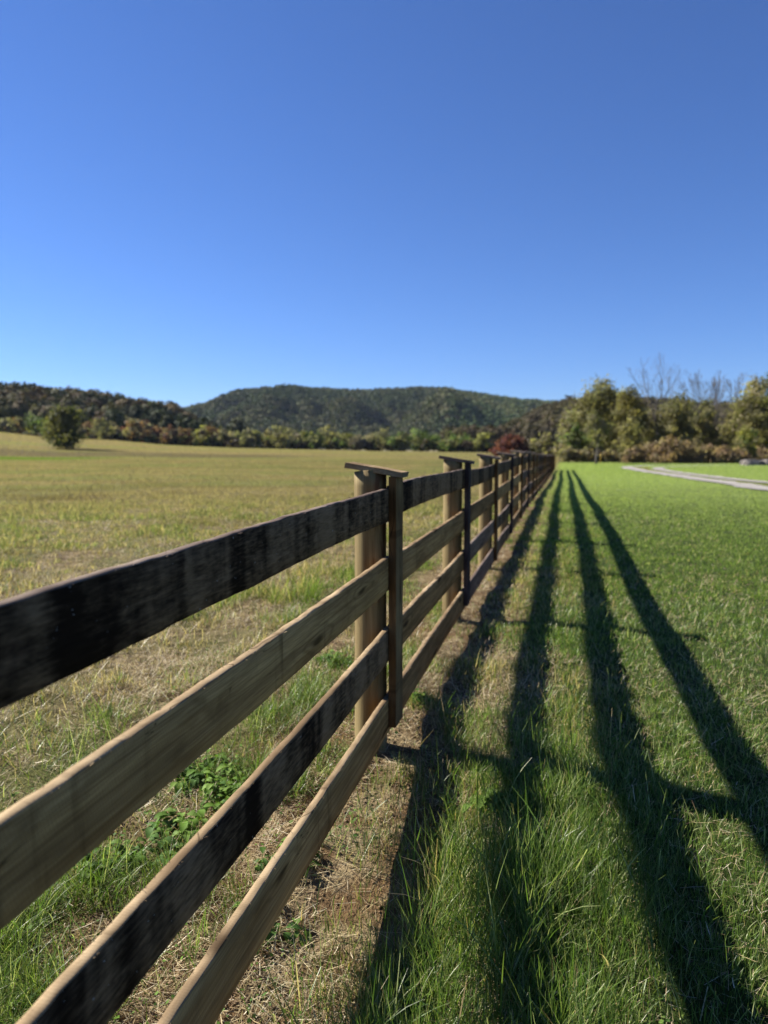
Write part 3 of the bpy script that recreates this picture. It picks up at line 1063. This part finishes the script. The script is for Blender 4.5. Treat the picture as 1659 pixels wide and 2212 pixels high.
def post_mesh(seed, seg=40, rows=26):
    r = np.random.default_rng(seed)
    V, Fc = [], []
    zb, zt = -.35, 1.41 - .107
    ph = r.random(4) * 6.28
    for i in range(rows):
        z = zb + (zt - zb) * i / (rows - 1)
        for j in range(seg):
            a_ = 2 * math.pi * j / seg
            rad = .0765 * (1 + .012 * math.sin(2 * a_ + ph[0]) + .010 * math.sin(3 * a_ + ph[1] + z * 2) + .010 * math.sin(z * 5 + ph[2]) + .01 * (r.random() - .5)) * (1.03 - .03 * i / rows)
            x, y = rad * math.cos(a_), rad * math.sin(a_)
            zz = z
            if i == rows - 1:
                zz = zt + y * .155                    # cut to the slope of the cap
            V.append((x, y, zz))
    for i in range(rows - 1):
        for j in range(seg):
            k = (j + 1) % seg
            Fc.append((i * seg + j, i * seg + k, (i + 1) * seg + k, (i + 1) * seg + j))
    Fc.append(tuple((rows - 1) * seg + j for j in range(seg)))
    return np_mesh("post", np.array(V), Fc, POST, smooth=True)


def slab(name, sx, sy, sz, seed, mats, mfun, n=1, c=.003, slope=0.0):
    """sawn piece: box with knocked-off arrises, centred in x and y, z from 0 to sz"""
    import bmesh
    r = np.random.default_rng(seed)
    bm = bmesh.new()
    bmesh.ops.create_cube(bm, size=1)
    for v in bm.verts:
        v.co = Vector((v.co.x * sx, v.co.y * sy, (v.co.z + .5) * sz))
        if v.co.z > sz * .5:
            v.co.z += v.co.y * slope
    bmesh.ops.bevel(bm, geom=list(bm.edges), offset=c, segments=2, profile=.6, affect='EDGES')
    long = max(sx, sy, sz)
    ax = [sx, sy, sz].index(long)
    for i in range(1, n):
        co = Vector((0, 0, 0))
        co[ax] = (-.5 + i / n) * long + (long / 2 if ax == 2 else 0)
        no = Vector((0, 0, 0))
        no[ax] = 1
        bmesh.ops.bisect_plane(bm, geom=list(bm.verts) + list(bm.edges) + list(bm.faces), plane_co=co, plane_no=no)
    for v in bm.verts:
        q = v.co[ax]
        w = .004 * (vn(np.array([q]), np.array([0.]), 3, seed)[0] - .5)
        v.co[(ax + 1) % 3] += w
        v.co += Vector((r.normal(), r.normal(), r.normal())) * .0006
    bm.normal_update()
    for f in bm.faces:
        f.material_index = mfun(f.normal)
    me = bpy.data.meshes.new(name)
    bm.to_mesh(me)
    bm.free()
    for m in mats:
        me.materials.append(m)
    return me


bat_edge = lambda n_: 1 if abs(n_.x) > .7 else 0
one = lambda n_: 0
pm = [post_mesh(40 + i) for i in range(4)]
zbot = -1.317
BW, BT = .148, .036
bm_light = [slab("batten", BW, BT, 1.188, 60 + i, [BATTEN, BATTEN_BROWN], bat_edge, 14, slope=.16) for i in range(2)]
bm_dark = [slab("batten", BW, BT, 1.188, 70 + i, [BATTEN_DARK, BATTEN_DARK], bat_edge, 14, slope=.16) for i in range(2)]
cm_ = [slab("cap", .14, .280, .026, 80 + i, [CAPW if i == 0 else CAPGREY], one, 6, c=.0025) for i in range(3)]
for k in range(-1, NPOST):
    s = S1 + (k - 1) * SP
    ez = pz(k)
    o = obj("post", pm[k % 4], fence, (s, TH + .0785, ez), (0, 0, {1: 2.2}.get(k, random.uniform(-.4, .4))))
    dark = k in (2, 4, 6, 9, 10, 13, 15, 16, 20)
    me = (bm_dark if dark else bm_light)[k % 2]
    ob = obj("batten", me, fence, (s, -BT / 2 - .0015, CAM_Z + zbot + ez + (0 if k <= 1 else random.uniform(-.03, .02))), (0, 0, 0))
    if dark:
        ob["label"] = "dark grey stained batten"
    if k < NPOST - 3:
        tl = {1: 9.3}.get(k, random.uniform(7, 11))
        cz = -.098 + .0
        y0 = .076
        # cap: pivots at its middle
        oc = obj("cap", cm_[0 if k == 1 else 1 + k % 2], fence, (s, y0, CAM_Z + ez - .1105), (R(tl), R(random.uniform(-2, 2) if k != 1 else 0), R(0 if k == 1 else random.uniform(-6, 6))))

# ------------------------------------------------------------------ grass
def blades(P, h, w, az, lean, curl, col, nseg, twist=None, tipw=.15):
    """P roots (n,3). returns V, F, C of tapered bent blades"""
    n = len(P)
    dirx, diry = np.cos(az), np.sin(az)
    wa = az + math.pi / 2 + (0 if twist is None else twist)
    wx, wy = np.cos(wa), np.sin(wa)
    pos = P.astype(float).copy()
    V = np.zeros((n, nseg + 1, 2, 3), np.float32)
    for i in range(nseg + 1):
        u = i / nseg
        ww = w * ((1 - u) ** .7 * (1 - tipw) + tipw) * (.75 + .25 * min(1, u * 4)) * .5
        off = np.stack([wx * ww, wy * ww, np.zeros(n)], 1)
        V[:, i, 0] = pos - off
        V[:, i, 1] = pos + off
        if i < nseg:
            ph = lean + curl * (u + .5 / nseg)
            st = h / nseg
            pos = pos + np.stack([dirx * np.sin(ph) * st, diry * np.sin(ph) * st, np.cos(ph) * st], 1)
    k = (nseg + 1) * 2
    base = (np.arange(n) * k)[:, None, None]
    q = np.array([[2 * i, 2 * i + 1, 2 * i + 3, 2 * i + 2] for i in range(nseg)])[None]
    Fc = (base + q).reshape(-1, 4)
    C = np.repeat(col, k, axis=0)
    return V.reshape(-1, 3), Fc, C


def ring(r0, r1, dens, r, a0=-.62, a1=.62):
    area = (a1 - a0) * (r1 * r1 - r0 * r0) / 2
    n = int(area * dens)
    rr = np.sqrt(r.random(n) * (r1 * r1 - r0 * r0) + r0 * r0)
    aa = a0 + (a1 - a0) * r.random(n)
    return rr * np.sin(aa), rr * np.cos(aa)


def pick(r, n, pal, var=.3):
    pal = np.array(pal)
    return pal[r.integers(0, len(pal), n)] * (1 - var / 2 + var * r.random((n, 1)))


def lerp_c(a_, b_, f):
    return a_ * (1 - f[:, None]) + b_ * f[:, None]


G1 = [(.072, .135, .024), (.10, .175, .034), (.135, .205, .045), (.06, .12, .021), (.09, .155, .03), (.18, .24, .065), (.31, .35, .16)]
G2 = [(.085, .125, .022), (.115, .15, .032), (.14, .16, .042)]
S_ = [(.40, .32, .175), (.50, .42, .25), (.30, .225, .11), (.45, .38, .235)]
TANS = [(.19, .17, .055), (.225, .19, .075), (.16, .155, .04), (.26, .22, .10)]


class Mass:
    def __init__(self):
        self.V, self.F, self.C, self.M, self.n = [], [], [], [], 0

    def add(self, V, Fc, C, m=0):
        self.M.append(np.full(len(Fc), m, np.int32))
        self.V.append(V)
        self.F.append(Fc + self.n)
        self.C.append(C)
        self.n += len(V)

    def build(self, name, mat):
        return obj(name, np_mesh(name, np.concatenate(self.V), np.concatenate(self.F), mat, np.concatenate(self.C), np.concatenate(self.M)))


r = np.random.default_rng(99)
lawn, past, straw = Mass(), Mass(), Mass()
# (r0, r1, blades per square metre, segments)
RINGS = []
q = .7
while q < 262:
    q1 = q * (1.25 if q < 5 else 1.18)
    qm = math.sqrt(q * q1)
    dn = 14000 * min(1, 2.6 / qm) ** 1.5
    RINGS.append((q, q1, dn, 4 if qm < 4 else 3 if qm < 8 else 2 if qm < 22 else 1))
    q = q1
for (r0, r1, dens, ns) in RINGS:
    x, y = ring(r0, r1, dens, r, *((-1.15, .95) if r1 < 6 else (-.8, .74) if r1 < 20 else (-.66, .66)))
    s, t = st_of(x, y)
    rd = np.hypot(x, y)
    patch = fbm(x, y, .9, 41, 3)
    fine = fbm(x, y, 3.3, 43, 2)
    # ---------------- lawn side
    edge = t + .75 * (fbm(s, t, 1.1, 47, 3) - .5) + .25 * (fbm(s, t, 5.0, 48, 2) - .5)
    nearg = sstep((4.2 - s) / 1.5)
    pl = sstep((edge - .30 + .10 * nearg) / .22) * (.45 + .55 * sstep((fine - .30) / .25))
    pl = np.maximum(pl, .22 * sstep((edge - .02) / .2))
    tuft = sstep((fbm(s, t, 3.2, 53, 2) - .50) / .12) * (edge > -.02) * .75 * (t > -.05) * (t < .9) * (1 - .9 * sstep((3.4 - s) / .6) * sstep((.42 - t) / .15))
    pl = np.maximum(pl, tuft)
    trk = np.minimum(pl_dist(x, y, NEAR_RUT), pl_dist(x, y, FAR_RUT))
    pl = pl * (trk > .58 + .35 * vn(x, y, 1.6, 58))
    m = (r.random(len(x)) < pl) & (t > -.1) & (y < 92 + 14 * r.random(len(x)))
    X, Y, S, T, PA = x[m], y[m], s[m], t[m], patch[m]
    n = len(X)
    RD = rd[m]
    tall = sstep((1.35 - T) / .6) * sstep((4.6 - S) / 2.5) * .75 + .2 * sstep((1.6 - T) / .8)
    clump = fbm(X, Y, 6, 61, 2)
    h = (.040 + .072 * tall) * (.5 + .9 * r.random(n)) * (.7 + .7 * clump)
    h = h * (1 + .45 * tuft[m] * (RD < 9))
    long_ = r.random(n) < .02
    h = np.where(long_ & (RD < 7), h * 1.7 + .03, h)
    h = np.maximum(h, .0012 * RD)
    w = np.maximum((.0017 + .0027 * r.random(n) ** 1.5) * np.where(long_, 1.7, 1), .00085 * RD)
    az = r.random(n) * 6.283
    lean = np.abs(r.normal(size=n)) * .36 + .03
    curl = r.random(n) ** 1.6 * 1.0 + .05
    dry = sstep((PA - .46) / .2) * (.25 + .55 * sstep((3.2 - T) / 1.5)) * sstep((S - 2.2) / 2.0) * sstep((1.5 - T) / .6) * .6 + .05 + .35 * sstep((.55 - edge[m]) / .3)
    c = np.where((r.random(n) < dry)[:, None], pick(r, n, G2 + S_[:3]), pick(r, n, G1, .5))
    far = sstep((RD - 5) / 25)
    mid = sstep((2.7 - (pl_dist(X, Y, NEAR_RUT) + pl_dist(X, Y, FAR_RUT)) * .75) / .6) * .75
    c = lerp_c(c, pick(r, n, [(.245, .325, .105), (.27, .34, .12), (.295, .345, .135)], .25), far)
    c = lerp_c(c, pick(r, n, [(.26, .21, .13), (.22, .19, .10)], .3), mid)
    z = ground(X, Y) - .004
    lawn.add(*blades(np.stack([X, Y, z], 1), h, w, az, lean, curl, c, ns, r.normal(size=n) * .5), m=int(r0 > 7))
    # ---------------- pasture side
    gpatch = fbm(x, y, 1.1, 71, 3)
    bare = fbm(x, y, .55, 73, 3)
    pl = np.where(t < -1.1, .30 + .5 * sstep((gpatch - .38) / .25), .10 + .95 * sstep((gpatch - .47) / .10))
    pl = pl * (1 - .85 * sstep((bare - .58) / .1) * (rd < 14))
    lush = sstep((2.9 - s) / 1.0) * sstep((-.30 - t) / .25) * sstep((t + 1.9) / .5) * sstep((fbm(x, y, 2.2, 79, 2) - .34) / .16)
    pl = pl * (.10 + .90 * sstep((fbm(x, y, 4.2, 77, 2) - .38) / .16))
    pl = np.maximum(pl, lush * .95)
    pl = pl * sstep((-.02 - t) / .25)
    pl = np.maximum(pl, sstep((rd - 7) / 8) * .9 * (t < -.1))
    m = (r.random(len(x)) < pl) & (t < -.03) & (y < 262)
    X, Y, S, T, RD, GP = x[m], y[m], s[m], t[m], rd[m], gpatch[m]
    n = len(X)
    tus = fbm(X, Y, 4.2, 77, 2)
    h = (.026 + .05 * sstep((GP - .45) / .25) + .055 * sstep((tus - .5) / .2)) * (.5 + 1.0 * r.random(n))
    h = h * (1 + .5 * sstep((-1.0 - T) / .4) * (RD < 9) * sstep((tus - .45) / .2))
    h = np.where((T > -1.4) & (RD < 6), h * 1.35, h) * (1 + .75 * lush[m])
    long_ = r.random(n) < .02
    h = np.where(long_ & (RD < 8), h * 1.6 + .03, h)
    h = np.maximum(h, .0011 * np.minimum(RD, 150))
    w = np.maximum((.0018 + .0026 * r.random(n)), .00085 * RD)
    green = np.where(T > -1.6, .30 + .75 * sstep((GP - .42) / .15), .16 + .55 * sstep((GP - .46) / .16))
    green = np.maximum(np.where(RD > 6, green * .8 + .08, green), lush[m] * .9)
    c = np.where((r.random(n) < green)[:, None], pick(r, n, G1 + G2[:2], .5), pick(r, n, S_ + TANS[:2]))
    far = sstep((RD - 6) / 22)
    pt = fbm(X, Y, .18, 83, 3)
    fc = lerp_c(pick(r, n, [(.19, .187, .102), (.21, .202, .115), (.162, .17, .082)], .3), pick(r, n, [(.27, .228, .14), (.25, .208, .128), (.195, .152, .10)], .3), sstep((pt - .36) / .22))
    c = lerp_c(c, fc, far)
    dk = sstep((fbm(X * .55, Y, .34, 137, 3) - .58) / .08) * sstep((RD - 5) / 4) * (.65 - .35 * sstep((RD - 15) / 25))
    c = lerp_c(c, pick(r, n, [(.13, .10, .06), (.16, .125, .075)], .3), dk)
    yn = Y + 26 * (fbm(X, Y, .03, 131, 3) - .5)
    sl = lerp_c(pick(r, n, [(.26, .24, .125), (.23, .225, .105)], .25), pick(r, n, [(.28, .225, .145), (.25, .205, .13)], .25), sstep((fbm(X, Y * 3, .03, 133, 3) - .42) / .2))
    c = lerp_c(c, sl, sstep((yn - 118) / 14))
    brown = sstep((yn - 128) / 8) * sstep((168 - yn) / 12) * sstep((-4 - X) / 25) * .75
    c = lerp_c(c, pick(r, n, [(.135, .11, .095), (.15, .125, .105)], .2), brown)
    grn = sstep((yn - 114) / 6) * sstep((134 - yn) / 8) * sstep((-42 - X) / 16)
    c = lerp_c(c, pick(r, n, [(.13, .19, .04)], .2), grn)
    z = ground(X, Y) - .004
    lean = np.abs(r.normal(size=n)) * .5 + .1
    past.add(*blades(np.stack([X, Y, z], 1), h, w, r.random(n) * 6.283, lean, r.random(n) * 1.2, c, ns, r.normal(size=n) * .5), m=int(r0 > 6))

# loose straw and dead stalks lying on the soil
for (r0, r1, dens) in [(.7, 2.6, 6500), (2.6, 5, 6500), (5, 9, 2600), (9, 16, 520)]:
    x, y = ring(r0, r1, dens, r, *((-1.15, .95) if r1 < 6 else (-.8, .7)))
    s, t = st_of(x, y)
    rd = np.hypot(x, y)
    sp = fbm(x, y, 1.6, 91, 3)
    pr = np.where(t > .75, .16, np.where(t > -.5, .25 + .75 * sstep((sp - .36) / .2), np.where(t > -1.1, .2 + .7 * sstep((sp - .45) / .15), .75 + .25 * sstep((sp - .4) / .2))))
    pr = np.where(rd > 7, pr * .8, pr)
    pr = pr * (1 - .75 * sstep((fbm(x, y, .55, 73, 3) - .56) / .08) * (t < -.6))
    m = (r.random(len(x)) < pr) & (t < 3)
    X, Y, RD, T = x[m], y[m], rd[m], t[m]
    n = len(X)
    up = np.where(T < -1.1, .34, .12)
    lean = np.where(r.random(n) < up, np.abs(r.normal(size=n)) * .5 + .4, 1.25 + .3 * r.random(n))
    ln = (.025 + .085 * r.random(n) ** 1.6)
    w = np.maximum(.0012 + .0026 * r.random(n) ** 2, .0006 * RD)
    z = ground(X, Y) + .003 + .012 * r.random(n)
    wide = (r.random(n) < .10) & (T < -.8) & (RD < 7)
    w = np.where(wide, w * 1.9, w)
    c = pick(r, n, S_ + [(.30, .22, .13), (.20, .14, .08), (.14, .095, .055), (.56, .50, .36)], .5)
    c = np.where(wide[:, None], pick(r, n, [(.52, .47, .34), (.46, .40, .28)], .3), c)
    straw.add(*blades(np.stack([X, Y, z], 1), ln, w, r.random(n) * 6.283, lean, r.normal(size=n) * .35, c, 2, r.normal(size=n) * .6, tipw=.6))
tag(lawn.build("lawn_grass", [GRASS, GRASS_FAR]), "green lawn grass along the right side of the fence, striped by its shadows", "grass", kind='stuff')
tag(past.build("pasture_grass", [GRASS, GRASS_FAR]), "short tan and green grass of the open field left of the fence", "grass", kind='stuff')
tag(straw.build("straw_litter", STRAW), "dry straw and dead stalks strewn over the soil along the fence", "straw", kind='stuff')


# crumbs of soil
x, y = ring(1.0, 6.5, 1500, r)
s, t = st_of(x, y)
m = (t > -1.3) & (t < .7) & (r.random(len(x)) < .25 + .75 * sstep((fbm(x, y, 1.9, 151, 2) - .42) / .12))
x, y = x[m], y[m]
n = len(x)
sz = (.0025 + .0075 * r.random(n) ** 2.2)
oc = np.array([(1, 0, 0), (0, 1, 0), (-1, 0, 0), (0, -1, 0), (0, 0, .8), (0, 0, -.8)], float)
Vc = oc[None] * (sz[:, None, None]) * (.6 + .8 * r.random((n, 6, 1)))
Vc[:, :, 0] += (x + 0)[:, None]
Vc[:, :, 1] += (y + 0)[:, None]
Vc[:, :, 2] += (ground(x, y) + sz * .3)[:, None]
fo = np.array([(0, 1, 4), (1, 2, 4), (2, 3, 4), (3, 0, 4), (1, 0, 5), (2, 1, 5), (3, 2, 5), (0, 3, 5)])
Fo = (np.arange(n)[:, None, None] * 6 + fo[None]).reshape(-1, 3)
cc = np.repeat(pick(r, n, [(.17, .105, .052), (.22, .145, .075), (.12, .075, .04), (.26, .18, .10)], .4), 6, axis=0)
so = obj("soil_crumbs", np_mesh("soil_crumbs", Vc.reshape(-1, 3), Fo, STRAW, cc))
tag(so, "loose brown crumbs of soil on the bare ground under the fence", "soil", kind='stuff')


# broad-leaved weeds
def leaf_piece(mass, base, az, el, ln, wd, col, r):
    """a folded, arching pointed leaf of 5 x 2 quads"""
    n = 8
    V = []
    d = np.array([math.cos(az), math.sin(az), 0])
    sdv = np.array([-math.sin(az), math.cos(az), 0])
    p = np.array(base, float)
    th = el
    for i in range(n):
        u = i / (n - 1)
        w = wd * .5 * max(.08, math.sin(math.pi * min(1, max(0, u - .3) / .7 * .92 + .06)) ** .8 if u > .3 else .07)
        wav = .12 * w * math.sin(u * 9 + az * 3)
        V += [p - sdv * w + [0, 0, w * .35 + wav], p, p + sdv * w + [0, 0, w * .35 - wav]]
        p = p + (d * math.cos(th) + np.array([0, 0, math.sin(th)])) * ln / (n - 1)
        th -= 1.1 / n + .15 * r.random()
    Fc = []
    for i in range(n - 1):
        for j in range(2):
            Fc.append((i * 3 + j, i * 3 + j + 1, (i + 1) * 3 + j + 1, (i + 1) * 3 + j))
    mass.add(np.array(V, np.float32), np.array(Fc), np.tile(np.asarray(col, float), (len(V), 1)))


WPAL = np.array([(.08, .15, .026), (.10, .18, .03), (.13, .21, .045), (.065, .13, .03)])


def weed(label, s, t, n, size, seed):
    rr = np.random.default_rng(seed)
    x, y = F(s, t)
    g = gz(x, y)
    ms = Mass()
    for i in range(max(5, n // 2)):
        a_ = rr.random() * 6.28
        q = size * 1.25 * math.sqrt(rr.random()) if i else 0
        bx, by = q * math.cos(a_), q * math.sin(a_) * .8
        bz = float(ground(np.array([x + bx]), np.array([y + by]))[0]) - g + .006
        px_, py_ = -math.sin(a_) * .0016, math.cos(a_) * .0016
        hh = .012 + .03 * rr.random()
        # runner from the root to this shoot
        Vr = np.array([(px_, py_, .004), (-px_, -py_, .004), (bx * .5 - px_, by * .5 - py_, bz * .5 + hh * .4), (bx * .5 + px_, by * .5 + py_, bz * .5 + hh * .4),
                       (bx - px_, by - py_, bz + hh), (bx + px_, by + py_, bz + hh)])
        ms.add(Vr, np.array([(0, 1, 2, 3), (3, 2, 4, 5)]), np.tile(WPAL[0], (6, 1)))
        col = WPAL[rr.integers(0, 4)] * (.75 + .5 * rr.random())
        for k in range(rr.integers(5, 9)):
            ln = .022 + .034 * rr.random()
            leaf_piece(ms, (bx, by, bz + hh), rr.random() * 6.28, -.15 + 1.0 * rr.random(), ln * 1.5, ln * (.45 + .3 * rr.random()), col * (.85 + .3 * rr.random()), rr)
    o = obj("weed_plant", np_mesh("weed_plant", np.concatenate(ms.V), np.concatenate(ms.F), WEED, np.concatenate(ms.C), smooth=True), None, (x, y, g))
    tag(o, label, "weed", "broad-leaved weeds by the fence")


def st_px(xd, yd):
    """fence coordinates of the ground point seen in a picture direction"""
    e, p = (yd - 1106) / 1600.0, R(4.86)
    d = np.array([(xd - 829.5) / 1600.0, math.cos(p) - e * math.sin(p), -math.sin(p) - e * math.cos(p)])
    k = 1.0
    while CAM_Z + d[2] * k > gz(d[0] * k, d[1] * k):
        k += .02
    return st_of(d[0] * k, d[1] * k)


WD = [((455, 1690), 60, .13, "largest leafy green weed on the straw between the second and third board"),
      ((490, 1735), 34, .10, "leafy weed just in front of the largest one, above the third board"),
      ((345, 1850), 36, .11, "leafy green weed on bare soil between the second and third board"),
      ((395, 1800), 26, .08, "small leafy weed on bare soil beside the larger one"),
      ((230, 1880), 26, .09, "pale-leaved weed low between the boards near the left edge"),
      ((575, 2010), 20, .09, "weed with a toothed pale leaf between the two lowest boards"),
      ((620, 1880), 20, .08, "leafy weed between the third and lowest board"),
      ((740, 1440), 46, .12, "leafy green weed in the field left of the nearest post"),
      ((1045, 1745), 26, .08, "small leafy weed at the grass edge right of the nearest post"),
      ((895, 1520), 20, .07, "small pale-leaved weed at the foot of the nearest batten")]
for i, (p, n_, sz, lb) in enumerate(WD):
    s_, t_ = st_px(*p)
    weed(lb, s_, t_, n_, sz, 2000 + i)

# small clover-like leaves scattered between the grass
ms = Mass()
r2 = np.random.default_rng(314)
x, y = ring(1.2, 7.5, 1500, r2)
s, t = st_of(x, y)
cl = fbm(x, y, 1.7, 121, 3)
m = ((cl > .53) & (t > -1.6) & (t < 1.1)) & (r2.random(len(x)) < .75)
x, y = x[m], y[m]
n = len(x)
z = ground(x, y) + .015 + .04 * r2.random(n)
Nn = np.stack([r2.normal(size=n) * .45, r2.normal(size=n) * .45, np.ones(n)], 1)
Vv, Fc = cards(np.stack([x, y, z], 1), Nn, .007 + .010 * r2.random(n) ** 2, r2, 1.2)
cc = WPAL[r2.integers(0, 4, n)] * (.8 + .5 * r2.random((n, 1)))
ms.add(Vv, Fc, np.repeat(cc, 4, axis=0))
tag(ms.build("ground_cover", WEED), "small round-leaved green ground cover between straw and grass near the fence", "ground cover", kind='stuff')

# ------------------------------------------------------------------ the blue air between here and the mountain
hz = bpy.data.meshes.new("haze")
X0, Y0, ZL, ZH = 5700.0, 5700.0, -9.0, 230.0
hv = [(-X0, -Y0, ZL), (X0, -Y0, ZL), (X0, Y0, ZL), (-X0, Y0, ZL), (-X0, -Y0, ZH), (X0, -Y0, ZH), (X0, Y0, ZH), (-X0, Y0, ZH)]
hz.from_pydata(hv, [], [(3, 2, 1, 0), (4, 5, 6, 7), (0, 1, 5, 4), (1, 2, 6, 5), (2, 3, 7, 6), (3, 0, 4, 7)])
hm = bpy.data.materials.new("hazy_air")
hm.use_nodes = True
hm.node_tree.nodes.remove(hm.node_tree.nodes["Principled BSDF"])
pv = hm.node_tree.nodes.new("ShaderNodeVolumePrincipled")
pv.inputs["Color"].default_value = (.62, .76, 1.0, 1)
pv.inputs["Density"].default_value = HAZE_DENSITY
pv.inputs["Anisotropy"].default_value = 0.2
hm.node_tree.links.new(pv.outputs[0], hm.node_tree.nodes["Material Output"].inputs["Volume"])
hz.materials.append(hm)
ho = obj("haze", hz)
tag(ho, "thin blue haze filling the valley air in front of the mountain", "haze", kind='stuff')
